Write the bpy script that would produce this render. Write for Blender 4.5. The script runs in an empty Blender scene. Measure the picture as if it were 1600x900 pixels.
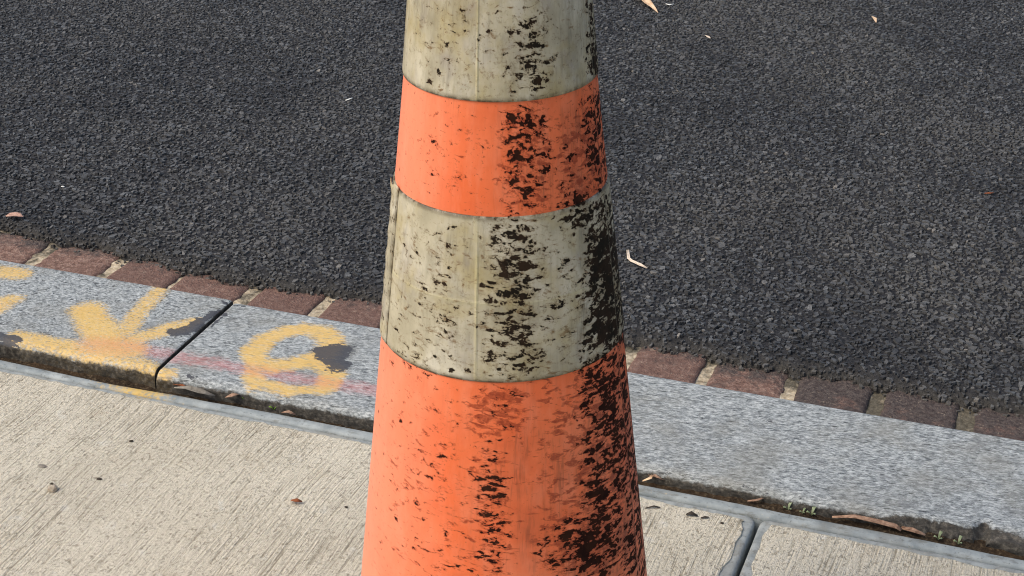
import bpy, math, random
import numpy as np
from mathutils import Vector, Matrix, noise as mnoise

random.seed(7)
rng = np.random.default_rng(11)
S = bpy.context.scene
COL = S.collection

# ------------------------------------------------------------------ camera
# x runs along the kerb (to the right), y runs from the pavement to the road, z is up, metres
CAM = np.array([0.0, 0.0, 1.0])
F = 2600.0                                    # focal length in pixels of a 1600 px wide frame
PITCH, YAW = math.radians(26.7), math.radians(19.9)
FW = np.array([-math.sin(YAW) * math.cos(PITCH), math.cos(YAW) * math.cos(PITCH), -math.sin(PITCH)])
RT = np.array([math.cos(YAW), math.sin(YAW), 0.0])
UP = np.cross(RT, FW)
cd = bpy.data.cameras.new('camera')
cam = bpy.data.objects.new('camera', cd)
COL.objects.link(cam)
cam.location = CAM
cam.rotation_euler = (math.pi / 2 - PITCH, 0, YAW)
cd.sensor_width = 36
cd.lens = F / 1600 * 36
cd.clip_start, cd.clip_end = 0.05, 1000
S.camera = cam

# ------------------------------------------------------------------ sky, sun, exposure
SUN_EL, SUN_AZ = math.radians(50), math.radians(218)   # azimuth of the sun, from +x counter-clockwise
w = bpy.data.worlds.new('World')
S.world = w
w.use_nodes = True
wn = w.node_tree
sky = wn.nodes.new('ShaderNodeTexSky')
sky.sky_type = 'NISHITA'
sky.sun_disc = False
sky.sun_elevation = SUN_EL
sky.sun_rotation = math.pi / 2 - SUN_AZ
sky.dust_density = 4.0
sky.ozone_density = 0.6
wn.links.new(sky.outputs[0], wn.nodes['Background'].inputs[0])
wn.nodes['Background'].inputs[1].default_value = 0.13
sd = bpy.data.lights.new('sun', 'SUN')
sd.energy = 1.3
sd.angle = math.radians(36)
sd.color = (1.0, 0.93, 0.82)
sun = bpy.data.objects.new('sun', sd)
COL.objects.link(sun)
sdir = Vector((math.cos(SUN_EL) * math.cos(SUN_AZ), math.cos(SUN_EL) * math.sin(SUN_AZ), math.sin(SUN_EL)))
sun.rotation_euler = sdir.to_track_quat('Z', 'Y').to_euler()
sun.location = (-3, -2, 6)
S.view_settings.view_transform = 'Standard'
S.view_settings.look = 'None'
S.view_settings.gamma = 1
S.view_settings.use_curve_mapping = False
S.view_settings.exposure = 0.35
S.cycles.filter_width = 1.05


# ------------------------------------------------------------------ helpers
def on(px, py, z=0.0):
    """the point of the level z that the photograph shows at this pixel"""
    d = RT * (px - 800) + UP * (450 - py) + FW * F
    return CAM + d * ((z - CAM[2]) / d[2])


def proj(P):
    v = np.asarray(P, float) - CAM
    dp = v @ FW
    return 800 + F * (v @ RT) / dp, 450 - F * (v @ UP) / dp


def fnoise(x, y, seed=0):
    """smooth value noise on arrays, about -1..1"""
    x = np.asarray(x, float) + seed * 17.31
    y = np.asarray(y, float) + seed * 9.77
    xi, yi = np.floor(x).astype(np.int64), np.floor(y).astype(np.int64)
    xf, yf = x - xi, y - yi

    def h(a, b):
        n = (a * 374761393 + b * 668265263 + seed * 1442695) & 0x7fffffff
        n = ((n ^ (n >> 13)) * 1274126177) & 0x7fffffff
        return ((n ^ (n >> 16)) & 0xffff) / 32767.5 - 1
    u, v = xf * xf * (3 - 2 * xf), yf * yf * (3 - 2 * yf)
    return (h(xi, yi) * (1 - u) + h(xi + 1, yi) * u) * (1 - v) + (h(xi, yi + 1) * (1 - u) + h(xi + 1, yi + 1) * u) * v


def fbm(x, y, oct=4, seed=0):
    s, a, t = 0, 1.0, 0
    for o in range(oct):
        s = s + a * fnoise(np.asarray(x) * 2 ** o, np.asarray(y) * 2 ** o, seed + o)
        t += a
        a *= 0.5
    return s / t


def mesh_obj(name, verts, faces, mat, parent=None, smooth=False, kind=None):
    me = bpy.data.meshes.new(name)
    me.from_pydata([tuple(map(float, v)) for v in verts], [], faces)
    me.update()
    if smooth:
        me.polygons.foreach_set('use_smooth', [True] * len(me.polygons))
    if mat:
        me.materials.append(mat)
    o = bpy.data.objects.new(name, me)
    COL.objects.link(o)
    if parent:
        o.parent = parent
    if kind:
        o['kind'] = kind
    return o


def fast_mesh(name, V, quads, mat, parent=None, smooth=True, kind=None):
    """V (n,3), quads (m,4) as numpy"""
    me = bpy.data.meshes.new(name)
    me.vertices.add(len(V))
    me.vertices.foreach_set('co', np.asarray(V, np.float32).ravel())
    m = len(quads)
    me.loops.add(m * 4)
    me.loops.foreach_set('vertex_index', np.asarray(quads, np.int32).ravel())
    me.polygons.add(m)
    me.polygons.foreach_set('loop_start', np.arange(0, m * 4, 4, dtype=np.int32))
    me.polygons.foreach_set('loop_total', np.full(m, 4, np.int32))
    me.update(calc_edges=True)
    me.polygons.foreach_set('use_smooth', np.full(m, smooth, bool))
    if mat:
        me.materials.append(mat)
    o = bpy.data.objects.new(name, me)
    COL.objects.link(o)
    if parent:
        o.parent = parent
    if kind:
        o['kind'] = kind
    return o


def grid_quads(nu, nv, wrap=False):
    """vertex (i,j) -> i*nv+j"""
    I = np.arange(nu if wrap else nu - 1)
    J = np.arange(nv - 1)
    i, j = np.meshgrid(I, J, indexing='ij')
    i2 = (i + 1) % nu
    return np.stack([i * nv + j, i2 * nv + j, i2 * nv + j + 1, i * nv + j + 1], -1).reshape(-1, 4)


def fattr(o, name, arr):
    a = o.data.attributes.new(name, 'FLOAT', 'POINT')
    a.data.foreach_set('value', np.asarray(arr, np.float32).ravel())


def vattr(o, name, arr):
    a = o.data.attributes.new(name, 'FLOAT_VECTOR', 'POINT')
    a.data.foreach_set('vector', np.asarray(arr, np.float32).ravel())


def empty(name, loc, label=None, cat=None, group=None, kind=None):
    o = bpy.data.objects.new(name, None)
    o.empty_display_size = 0.05
    COL.objects.link(o)
    o.location = loc
    tag(o, label, cat, group, kind)
    return o


def tag(o, label=None, cat=None, group=None, kind=None):
    for k, v in (('label', label), ('category', cat), ('group', group), ('kind', kind)):
        if v:
            o[k] = v
    return o


# ---- node helper
class NT:
    def __init__(self, name, rough=0.8, spec=0.3):
        self.m = bpy.data.materials.new(name)
        self.m.use_nodes = True
        self.t = self.m.node_tree
        self.b = self.t.nodes['Principled BSDF']
        self.b.inputs['Roughness'].default_value = rough
        self.b.inputs['Specular IOR Level'].default_value = spec
        self._co = None

    def n(self, typ, **kw):
        x = self.t.nodes.new('ShaderNode' + typ)
        for k, v in kw.items():
            setattr(x, k, v)
        return x

    def put(self, sock, v):
        if v is None:
            return
        if hasattr(v, 'is_linked') or hasattr(v, 'links'):
            self.t.links.new(v, sock)
        else:
            if isinstance(v, (tuple, list)) and len(v) == 3 and sock.type == 'RGBA':
                v = (*v, 1)
            sock.default_value = v

    @property
    def co(self):
        if self._co is None:
            self._co = self.n('NewGeometry').outputs['Position']
        return self._co

    def attr(self, name, out='Fac'):
        return self.n('Attribute', attribute_name=name).outputs[out]

    def island(self):
        return self.n('NewGeometry').outputs['Random Per Island']

    def objrand(self):
        return self.n('ObjectInfo').outputs['Random']

    def map(self, scale=(1, 1, 1), rot=(0, 0, 0), loc=(0, 0, 0), co=None):
        co = co or self.co
        if any(rot):                       # turn first, stretch afterwards
            y = self.n('Mapping')
            self.put(y.inputs[0], co)
            y.inputs['Rotation'].default_value = rot
            co = y.outputs[0]
        x = self.n('Mapping')
        self.put(x.inputs[0], co)
        x.inputs['Scale'].default_value = scale
        x.inputs['Location'].default_value = loc
        return x.outputs[0]

    def noise(self, scale, detail=3, rough=0.55, co=None, dist=0.0):
        x = self.n('TexNoise')
        self.put(x.inputs['Vector'], co or self.co)
        x.inputs['Scale'].default_value = scale
        x.inputs['Detail'].default_value = detail
        x.inputs['Roughness'].default_value = rough
        x.inputs['Distortion'].default_value = dist
        return x.outputs['Fac']

    def vor(self, scale, co=None, out='Distance', feature='F1', rand=1.0):
        x = self.n('TexVoronoi', feature=feature)
        self.put(x.inputs['Vector'], co or self.co)
        x.inputs['Scale'].default_value = scale
        x.inputs['Randomness'].default_value = rand
        return x.outputs[out]

    def math(self, op, a, b=None, c=None, clamp=False):
        x = self.n('Math', operation=op, use_clamp=clamp)
        self.put(x.inputs[0], a)
        self.put(x.inputs[1], b)
        self.put(x.inputs[2], c)
        return x.outputs[0]

    def mr(self, v, a, b, c=0.0, d=1.0, smooth=False):
        x = self.n('MapRange', interpolation_type='SMOOTHSTEP' if smooth else 'LINEAR')
        for i, q in enumerate((v, a, b, c, d)):
            self.put(x.inputs[i], q)
        return x.outputs[0]

    def mix(self, f, a, b, mode='MIX'):
        x = self.n('Mix', data_type='RGBA', blend_type=mode)
        self.put(x.inputs[0], f)
        self.put(x.inputs[6], a)
        self.put(x.inputs[7], b)
        return x.outputs[2]

    def ramp(self, f, stops):
        x = self.n('ValToRGB')
        self.put(x.inputs[0], f)
        e = x.color_ramp.elements
        while len(e) < len(stops):
            e.new(0.5)
        for i, (p, c) in enumerate(stops):
            e[i].position = p
            e[i].color = (*c, 1) if len(c) == 3 else c
        return x.outputs[0]

    def sep(self, v):
        x = self.n('SeparateXYZ')
        self.put(x.inputs[0], v)
        return x.outputs

    def bump(self, h, dist, strength=1.0, prev=None):
        x = self.n('Bump')
        self.put(x.inputs['Height'], h)
        x.inputs['Distance'].default_value = dist
        x.inputs['Strength'].default_value = strength
        if prev:
            self.put(x.inputs['Normal'], prev)
        return x.outputs[0]

    def done(self, col=None, rough=None, norm=None, spec=None):
        self.put(self.b.inputs['Base Color'], col)
        self.put(self.b.inputs['Roughness'], rough)
        self.put(self.b.inputs['Normal'], norm)
        self.put(self.b.inputs['Specular IOR Level'], spec)
        return self.m


def lin(r, g, b):
    return tuple(((c / 255) / 12.92 if c <= 10 else ((c / 255 + 0.055) / 1.055) ** 2.4) for c in (r, g, b))


# ------------------------------------------------------------------ materials
def mat_concrete():
    a = NT('broomed_concrete', 0.92, 0.15)
    # broom strokes run across the pavement (along y), wandering a little
    wob = a.noise(2.0, 2)
    x, y, z = a.sep(a.co)
    xw = a.math('ADD', x, a.math('MULTIPLY', wob, 0.05))
    cmb = a.n('CombineXYZ')
    a.put(cmb.inputs[0], xw); a.put(cmb.inputs[1], a.math('MULTIPLY', y, 0.03)); a.put(cmb.inputs[2], a.objrand())
    st = a.noise(340, 3, 0.65, cmb.outputs[0])
    fine = a.noise(900, 3, 0.65)
    mid = a.noise(330, 3, 0.6)
    worm = a.noise(330, 3, 0.6, a.map((1, 0.62, 1)), 1.1)
    big = a.noise(6, 4, 0.6)
    patch = a.mr(a.noise(6.5, 3, 0.6), 0.38, 0.60)
    pit = a.math('MULTIPLY', a.mr(worm, 0.37, 0.46, 1, 0, True), a.mr(a.noise(45, 3), 0.3, 0.6, 0.5, 1))
    streak = a.math('MULTIPLY', a.mr(st, 0.36, 0.47, 1, 0, True), a.mr(a.noise(28, 3, 0.6, a.map((1, 0.4, 1))), 0.34, 0.56))
    base = a.ramp(big, [(0.3, lin(190, 182, 161)), (0.7, lin(207, 200, 180))])
    base = a.mix(a.mr(mid, 0.4, 0.7, 0, 0.8), base, lin(224, 217, 200))
    base = a.mix(a.math('MULTIPLY', pit, 0.62), base, lin(112, 102, 84))
    base = a.mix(a.math('MULTIPLY', a.math('MULTIPLY', streak, a.mr(patch, 0, 1, 0.6, 1)), 0.68), base, lin(118, 109, 90))
    base = a.mix(a.mr(a.noise(17, 4, 0.7), 0.58, 0.74, 0, 0.28), base, lin(160, 140, 108))
    base = a.mix(a.mr(a.noise(30, 3, 0.7, a.map(loc=(3, 1, 0))), 0.62, 0.72, 0, 0.3), base, lin(224, 226, 220))
    h = a.math('ADD', a.math('MULTIPLY', a.mr(st, 0.34, 0.6), a.mr(patch, 0, 1, 0.5, 1.1)), a.math('MULTIPLY', mid, 1.2))
    h = a.math('ADD', h, a.math('MULTIPLY', fine, 0.7))
    h = a.math('SUBTRACT', h, a.math('MULTIPLY', pit, 0.6))
    return a.done(base, norm=a.bump(h, 0.0013, 0.75))


def mat_trowelled():
    a = NT('trowelled_cement', 0.75, 0.3)
    n = a.noise(60, 4, 0.6)
    c = a.ramp(n, [(0.3, lin(128, 135, 135)), (0.7, lin(170, 175, 172))])
    c = a.mix(a.mr(a.noise(90, 5, 0.75, a.map(loc=(2, 2, 0))), 0.52, 0.66, 0, 0.6), c, lin(112, 108, 96))
    c = a.mix(a.mr(a.noise(260, 2), 0.60, 0.72, 0, 0.5), c, lin(95, 98, 96))
    c = a.mix(a.mr(a.noise(14, 3), 0.55, 0.7, 0, 0.5), c, lin(150, 146, 134))
    y = a.attr('yellow')
    c = a.mix(a.mr(a.math('ADD', y, a.math('MULTIPLY', a.math('SUBTRACT', a.noise(160, 5, 0.7), 0.5), 2.2)), 0.3, 0.9, 0, 0.8), c, lin(216, 178, 84))
    return a.done(c, norm=a.bump(a.noise(220, 4), 0.0008, 0.5))


def mat_strip():
    a = NT('joint_strip', 0.7, 0.3)
    n = a.noise(40, 4, 0.65)
    c = a.ramp(n, [(0.3, lin(126, 135, 137)), (0.7, lin(170, 177, 176))])
    c = a.mix(a.mr(a.noise(100, 5, 0.75, a.map((0.4, 1, 1), loc=(2, 2, 0))), 0.54, 0.66, 0, 0.6), c, lin(104, 102, 92))
    c = a.mix(a.mr(a.noise(300, 2), 0.62, 0.72, 0, 0.6), c, lin(90, 92, 90))
    c = a.mix(a.mr(a.noise(9, 4, 0.7), 0.55, 0.7, 0, 0.55), c, lin(120, 118, 108))
    y = a.attr('yellow')
    c = a.mix(a.mr(a.math('ADD', y, a.math('MULTIPLY', a.math('SUBTRACT', a.noise(160, 5, 0.7), 0.5), 2.2)), 0.3, 0.9, 0, 0.8), c, lin(216, 178, 84))
    return a.done(c, norm=a.bump(a.noise(150, 4), 0.001, 0.5))


def mat_granite(name, sawn):
    a = NT(name, 0.72, 0.35)
    pos = a.co
    if sawn:
        ROT = (0, 0, -0.12)
        c1 = a.map((0.42, 1.0, 1), ROT)
        g1 = a.noise(430, 3, 0.75, c1)
        g2 = a.noise(150, 4, 0.75, a.map((0.6, 1, 1), ROT))
        dk = a.noise(330, 3, 0.7, a.map((0.24, 1, 1), ROT, (2, 5, 0)))
    else:
        g1 = a.noise(360, 3, 0.75, a.map((0.6, 1, 1)))
        g2 = a.noise(110, 4, 0.7)
        dk = a.noise(210, 3, 0.7, a.map((0.7, 1, 1), (0, 0, 0), (2, 5, 0)))
    c = a.ramp(g2, [(0.28, lin(106, 111, 112)), (0.5, lin(145, 151, 151)), (0.72, lin(180, 185, 184))])
    c = a.mix(a.mr(g1, 0.50, 0.66, 0, 0.8), c, lin(210, 215, 214))
    c = a.mix(a.mr(g1, 0.46, 0.36, 0, 0.85), c, lin(88, 94, 98))
    c = a.mix(a.mr(dk, 0.43, 0.34, 0, 0.9), c, lin(44, 47, 50))
    # broad weathering and a lichen-grey cast at places
    c = a.mix(a.mr(a.noise(13, 4, 0.65), 0.46, 0.68, 0, 0.5), c, lin(128, 127, 117))
    c = a.mix(a.mr(a.noise(24, 4, 0.65, a.map(loc=(1, 2, 3))), 0.62, 0.7, 0, 0.5), c, lin(104, 108, 110))
    # spray paint, rubbed off on the high grains
    grain = a.math('SUBTRACT', a.noise(300, 3, 0.6, a.map((0.35 if sawn else 0.8, 1, 1))), 0.5)
    ye = a.math('MULTIPLY', a.mr(a.math('ADD', a.attr('yellow'), a.math('MULTIPLY', grain, 2.2)), 0.15, 0.95), a.mr(a.attr('yellow'), 0.02, 0.3))
    yc = a.mix(a.noise(40, 3), lin(226, 178, 76), lin(234, 200, 118))
    c = a.mix(a.math('MULTIPLY', ye, 0.78), c, yc)
    rd = a.math('MULTIPLY', a.mr(a.math('ADD', a.attr('red'), a.math('MULTIPLY', grain, 1.8)), 0.15, 1.0), a.mr(a.attr('red'), 0.02, 0.3))
    c = a.mix(a.math('MULTIPLY', rd, 0.36), c, lin(214, 112, 108))
    # bitumen patches
    tn = a.math('MULTIPLY', a.math('SUBTRACT', a.noise(110, 5, 0.72, a.map((0.5, 1, 1))), 0.5), 2.6)
    tr = a.mr(a.math('ADD', a.attr('tar'), tn), 0.44, 0.52)
    c = a.mix(a.math('MULTIPLY', tr, 0.94), c, lin(66, 68, 74))
    # dirt and moss on the split front face
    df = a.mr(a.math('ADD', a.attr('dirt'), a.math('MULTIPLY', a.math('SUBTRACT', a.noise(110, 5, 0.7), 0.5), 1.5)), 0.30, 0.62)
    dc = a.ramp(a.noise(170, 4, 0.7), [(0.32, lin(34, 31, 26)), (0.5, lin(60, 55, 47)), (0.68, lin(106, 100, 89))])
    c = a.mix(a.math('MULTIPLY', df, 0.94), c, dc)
    h = a.math('ADD', g1, a.math('MULTIPLY', dk, 1.4))
    h = a.math('ADD', h, a.math('MULTIPLY', a.noise(90, 4), 1.0))
    return a.done(c, rough=a.mr(ye, 0, 1, 0.75, 0.6), norm=a.bump(h, 0.0010, 0.6))


def mat_brick():
    a = NT('worn_brick', 0.88, 0.25)
    n = a.noise(150, 5, 0.72)
    r = a.objrand()
    c = a.ramp(n, [(0.3, lin(88, 66, 58)), (0.5, lin(138, 108, 95)), (0.72, lin(186, 160, 143))])
    c = a.mix(a.mr(r, 0, 1, 0, 0.6), c, lin(108, 84, 76))
    soot = a.mr(a.math('ADD', a.attr('soot'), a.math('MULTIPLY', a.math('SUBTRACT', a.noise(48, 5, 0.75), 0.5), 1.9)), 0.28, 0.75)
    c = a.mix(a.math('MULTIPLY', soot, 0.88), c, a.ramp(a.noise(200, 3), [(0.35, lin(56, 52, 52)), (0.65, lin(92, 86, 82))]))
    c = a.mix(a.mr(a.noise(180, 4, 0.7, a.map(loc=(4, 4, 1))), 0.60, 0.70, 0, 0.6), c, lin(176, 160, 140))
    h = a.math('ADD', n, a.math('MULTIPLY', a.noise(330, 3), 0.7))
    return a.done(c, norm=a.bump(h, 0.0035, 1.0))


def mat_mortar():
    a = NT('mortar', 0.95, 0.15)
    n = a.noise(150, 5, 0.7)
    c = a.ramp(n, [(0.3, lin(142, 126, 104)), (0.5, lin(192, 177, 150)), (0.7, lin(220, 208, 184))])
    s = a.mr(a.math('ADD', a.noise(28, 4, 0.7), a.attr('soot')), 0.5, 0.66, 0, 0.9)
    c = a.mix(s, c, a.ramp(n, [(0.35, lin(60, 58, 50)), (0.65, lin(98, 94, 82))]))
    return a.done(c, norm=a.bump(n, 0.003, 1.0))


def mat_chip():
    a = NT('asphalt_aggregate', 0.55, 0.45)
    r = a.island()
    c = a.ramp(r, [(0.0, lin(52, 52, 52)), (0.4, lin(72, 73, 73)), (0.8, lin(92, 94, 95)), (0.97, lin(116, 118, 118)), (0.994, lin(116, 113, 107)), (1.0, lin(150, 144, 134))])
    c = a.mix(a.mr(a.noise(420, 3, 0.65), 0.38, 0.62, 0, 0.6), c, lin(44, 44, 44))
    c = a.mix(a.mr(a.noise(1.7, 4, 0.6), 0.42, 0.62, 0, 0.5), c, lin(96, 94, 89))
    c = a.mix(a.mr(a.noise(3.1, 4, 0.6, a.map(loc=(4, 7, 0))), 0.50, 0.68, 0, 0.5), c, lin(44, 45, 47))
    d = a.math('ADD', a.attr('dust'), a.math('MULTIPLY', a.math('SUBTRACT', a.noise(60, 5, 0.75), 0.5), 1.6))
    c = a.mix(a.mr(d, 0.35, 1.1, 0, 0.7), c, lin(94, 90, 82))
    rr = a.mr(a.noise(90, 2), 0.3, 0.7, 0.42, 0.7)
    return a.done(c, rough=rr, norm=a.bump(a.noise(700, 3), 0.0008, 0.7))


def mat_bitumen():
    a = NT('bitumen', 0.75, 0.35)
    n = a.noise(260, 4, 0.65)
    v = a.vor(140)
    c = a.ramp(n, [(0.35, lin(24, 24, 25)), (0.65, lin(52, 52, 54))])
    d = a.math('ADD', a.attr('dust'), a.math('MULTIPLY', a.math('SUBTRACT', a.noise(70, 4, 0.7), 0.5), 0.9))
    c = a.mix(a.mr(d, 0.35, 1.1, 0, 0.8), c, lin(72, 69, 62))
    far = a.ramp(a.sep(a.vor(150, out='Color'))[0], [(0.0, lin(30, 30, 31)), (0.6, lin(62, 63, 64)), (1.0, lin(90, 91, 91))])
    c = a.mix(a.attr('bare'), c, far)
    return a.done(c, norm=a.bump(a.math('ADD', n, v), 0.003, 0.9))


def mat_far_asphalt():
    a = NT('far_asphalt', 0.7, 0.4)
    v = a.vor(150, out='Color')
    s = a.sep(v)[0]
    c = a.ramp(s, [(0.0, lin(30, 30, 31)), (0.6, lin(62, 63, 64)), (1.0, lin(90, 91, 91))])
    return a.done(c, norm=a.bump(a.vor(130), 0.004, 0.8))


def mat_soil():
    a = NT('soil', 1.0, 0.1)
    n = a.noise(240, 5, 0.7)
    c = a.ramp(n, [(0.3, lin(34, 28, 22)), (0.52, lin(62, 52, 41)), (0.72, lin(112, 98, 78))])
    c = a.mix(a.mr(a.noise(26, 3), 0.5, 0.68, 0, 0.6), c, lin(78, 62, 46))
    return a.done(c, norm=a.bump(n, 0.003, 1.0))


def mat_plain(name, col, col2, rough=0.8, scale=120, bump=0.0006, spec=0.3):
    a = NT(name, rough, spec)
    n = a.noise(scale, 4, 0.6)
    return a.done(a.ramp(n, [(0.32, col), (0.68, col2)]), norm=a.bump(n, bump, 0.7))


def mat_cone(name, collar):
    a = NT(name, 0.5, 0.4)
    s = a.attr('surf', 'Vector')
    D, Br, G = a.attr('scuff'), a.attr('brown'), a.attr('smear')
    # lens-shaped scrapes across the cone, broken up by finer grain
    warp = a.noise(70, 3, 0.6, co=s)
    n1 = a.noise(150, 4, 0.62, a.map((0.52, 1.3, 1), (0, 0, 0.04), co=s), 0.55)
    n2 = a.noise(330, 3, 0.65, a.map((0.7, 1, 1), (0, 0, 0.3), (3, 1, 0), co=s), 0.5)
    nn = a.math('ADD', a.math('MULTIPLY', n1, 0.66), a.math('MULTIPLY', n2, 0.34))
    T = a.mr(D, 0.0, 1.0, 0.715, 0.39)
    e = a.math('SUBTRACT', nn, T)
    black = a.mr(e, -0.004, 0.016)
    halo = a.mr(e, -0.065, 0.0)
    # thinner, browner rubbing that only stains the surface
    n3 = a.noise(150, 4, 0.62, a.map((0.55, 1.3, 1), (0, 0, 0.12), (7, 2, 0), co=s), 0.5)
    e3 = a.math('SUBTRACT', n3, a.mr(Br, 0, 1, 0.74, 0.40))
    brown = a.mr(e3, -0.03, 0.05)
    # upright scratches and rubbed-in dirt
    n4 = a.noise(260, 4, 0.7, a.map((1, 0.07, 1), (0, 0, 0.05), (1, 8, 0), co=s))
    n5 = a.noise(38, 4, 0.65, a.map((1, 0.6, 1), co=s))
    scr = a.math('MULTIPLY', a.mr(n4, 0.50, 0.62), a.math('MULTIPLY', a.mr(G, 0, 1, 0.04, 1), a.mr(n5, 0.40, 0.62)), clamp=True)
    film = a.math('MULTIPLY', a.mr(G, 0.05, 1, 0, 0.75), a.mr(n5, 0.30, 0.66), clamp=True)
    big = a.noise(16, 4, 0.6, co=s)
    speck = a.mr(a.noise(520, 2, 0.5, a.map((1, 0.8, 1), loc=(9, 9, 0), co=s)), 0.70, 0.74)
    if collar:
        c = a.ramp(big, [(0.3, lin(160, 152, 126)), (0.5, lin(190, 182, 156)), (0.7, lin(210, 204, 184))])
        c = a.mix(a.mr(a.noise(40, 5, 0.7, a.map((1, 0.5, 1), co=s)), 0.48, 0.68, 0, 0.5), c, lin(126, 120, 101))
        c = a.mix(a.mr(a.noise(22, 4, 0.65, a.map(loc=(5, 3, 0), co=s)), 0.48, 0.68, 0, 0.6), c, lin(168, 150, 92))
        c = a.mix(a.mr(a.noise(30, 4, 0.65, a.map((1, 0.8, 1), loc=(2, 9, 0), co=s)), 0.54, 0.70, 0, 0.5), c, lin(160, 152, 146))
        c = a.mix(a.mr(a.noise(130, 5, 0.75, co=s), 0.56, 0.68, 0, 0.6), c, lin(108, 90, 56))
        ln = a.math('MULTIPLY', a.attr('line'), a.mr(a.noise(60, 3, co=s), 0.3, 0.6, 0.3, 1))
        c = a.mix(a.math('MULTIPLY', ln, 0.6), c, lin(206, 198, 148))
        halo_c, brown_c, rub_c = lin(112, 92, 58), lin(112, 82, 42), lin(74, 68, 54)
        edge = a.attr('edge')
        c = a.mix(a.math('MULTIPLY', edge, a.mr(a.noise(80, 5, 0.75, co=s), 0.34, 0.56)), c, lin(78, 66, 44))
    else:
        c = a.ramp(big, [(0.3, lin(234, 106, 54)), (0.7, lin(243, 126, 78))])
        c = a.mix(a.mr(a.noise(60, 4, 0.65, a.map((1, 0.3, 1), co=s)), 0.46, 0.72, 0, 0.45), c, lin(247, 152, 114))
        c = a.mix(a.mr(a.noise(26, 4, 0.65, a.map(loc=(4, 6, 0), co=s)), 0.50, 0.70, 0, 0.4), c, lin(212, 92, 48))
        c = a.mix(a.math('MULTIPLY', a.attr('lit_side'), 0.6), c, lin(248, 158, 128))  # left side painted paler, as if light falls on it
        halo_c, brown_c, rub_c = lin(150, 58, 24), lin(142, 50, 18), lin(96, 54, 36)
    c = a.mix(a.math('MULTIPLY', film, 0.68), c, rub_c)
    c = a.mix(a.math('MULTIPLY', brown, a.mr(n2, 0.35, 0.6, 0.5, 0.9)), c, brown_c)
    c = a.mix(a.math('MULTIPLY', scr, 0.8), c, rub_c)
    c = a.mix(a.math('MULTIPLY', speck, 0.7), c, halo_c)
    c = a.mix(a.math('MULTIPLY', halo, 0.62), c, halo_c)
    c = a.mix(a.math('MULTIPLY', black, 0.96), c, a.mix(a.mr(warp, 0.42, 0.58), lin(14, 11, 9), lin(38, 25, 17)))
    rough = a.mr(black, 0, 1, 0.48 if not collar else 0.42, 0.95)
    a.put(a.b.inputs['Specular IOR Level'], a.mr(black, 0, 1, 0.4, 0.12))
    h = a.math('ADD', a.math('MULTIPLY', black, -0.6), a.math('MULTIPLY', a.noise(260, 3, co=s), 0.4))
    if collar:
        h = a.math('ADD', h, a.math('MULTIPLY', a.attr('line'), 1.5))
    return a.done(c, rough=rough, norm=a.bump(h, 0.0006, 0.6))


M_CON, M_TROWEL, M_STRIP = mat_concrete(), mat_trowelled(), mat_strip()
M_GR_L, M_GR_R = mat_granite('speckled_granite', False), mat_granite('sawn_granite', True)
M_BRICK, M_MORTAR = mat_brick(), mat_mortar()
M_CHIP, M_BIT, M_FAR = mat_chip(), mat_bitumen(), mat_far_asphalt()
M_SOIL = mat_soil()
M_EARTH = mat_plain('earth', lin(80, 72, 58), lin(112, 100, 82), 1.0, 3, 0.01)
M_RUBBER = mat_plain('black_rubber', lin(28, 28, 28), lin(48, 46, 44), 0.7, 60)
M_LEAF = mat_plain('dry_leaf_tan', lin(206, 170, 132), lin(234, 206, 172), 0.6, 90)
M_PINK = mat_plain('pinkish_dry_leaf', lin(176, 136, 116), lin(206, 170, 150), 0.7, 200)
M_STRAW = mat_plain('bleached_straw', lin(216, 196, 170), lin(240, 224, 202), 0.7, 200)
M_BARK = mat_plain('dry_bark', lin(112, 84, 66), lin(182, 150, 126), 0.9, 160, 0.002)
M_GREY = mat_plain('grey_dry_leaf', lin(104, 98, 88), lin(150, 144, 132), 0.85, 160, 0.001)
M_GREEN = mat_plain('green_shoot', lin(92, 130, 40), lin(142, 180, 70), 0.6, 100)
M_PALE = mat_plain('pale_green_leaf', lin(104, 120, 84), lin(156, 164, 132), 0.6, 300)
M_RUST = mat_plain('rust_brown_litter', lin(110, 60, 34), lin(168, 100, 60), 0.8, 300)
M_DARK = mat_plain('dark_litter', lin(40, 36, 30), lin(74, 66, 56), 0.9, 300)
M_WHITE = mat_plain('white_flake', lin(214, 214, 204), lin(238, 238, 230), 0.6, 200)
M_CRUMB = mat_plain('cement_crumb', lin(150, 138, 118), lin(196, 184, 164), 0.95, 200, 0.002)
M_ORANGE, M_COLLAR = mat_cone('scuffed_orange_plastic', False), mat_cone('scuffed_white_sheeting', True)

# ------------------------------------------------------------------ the setting
KT = 0.015                    # kerb top
KF, KB = 1.4845, 1.681        # kerb front and back faces
GZ = -0.050                   # gutter brick level
AZ = -0.036                   # asphalt level
XJ = -0.9925                  # joint between the two kerb stones in view
PJ = -0.2509                  # pavement joint

ground = mesh_obj('ground', [(-300, -300, -0.4), (300, -300, -0.4), (300, 300, -0.4), (-300, 300, -0.4)], [(0, 1, 2, 3)], M_EARTH, kind='structure')
ground['label'] = 'bare earth under and around the street'


# ---- pavement: slabs with a broomed field and a trowelled, rounded margin
pavement = empty('pavement', (0, 0, 0), 'pale broomed concrete pavement with grey trowelled slab edges', kind='structure')
STRIP_F, STRIP_B = 1.4585, 1.4745


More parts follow.
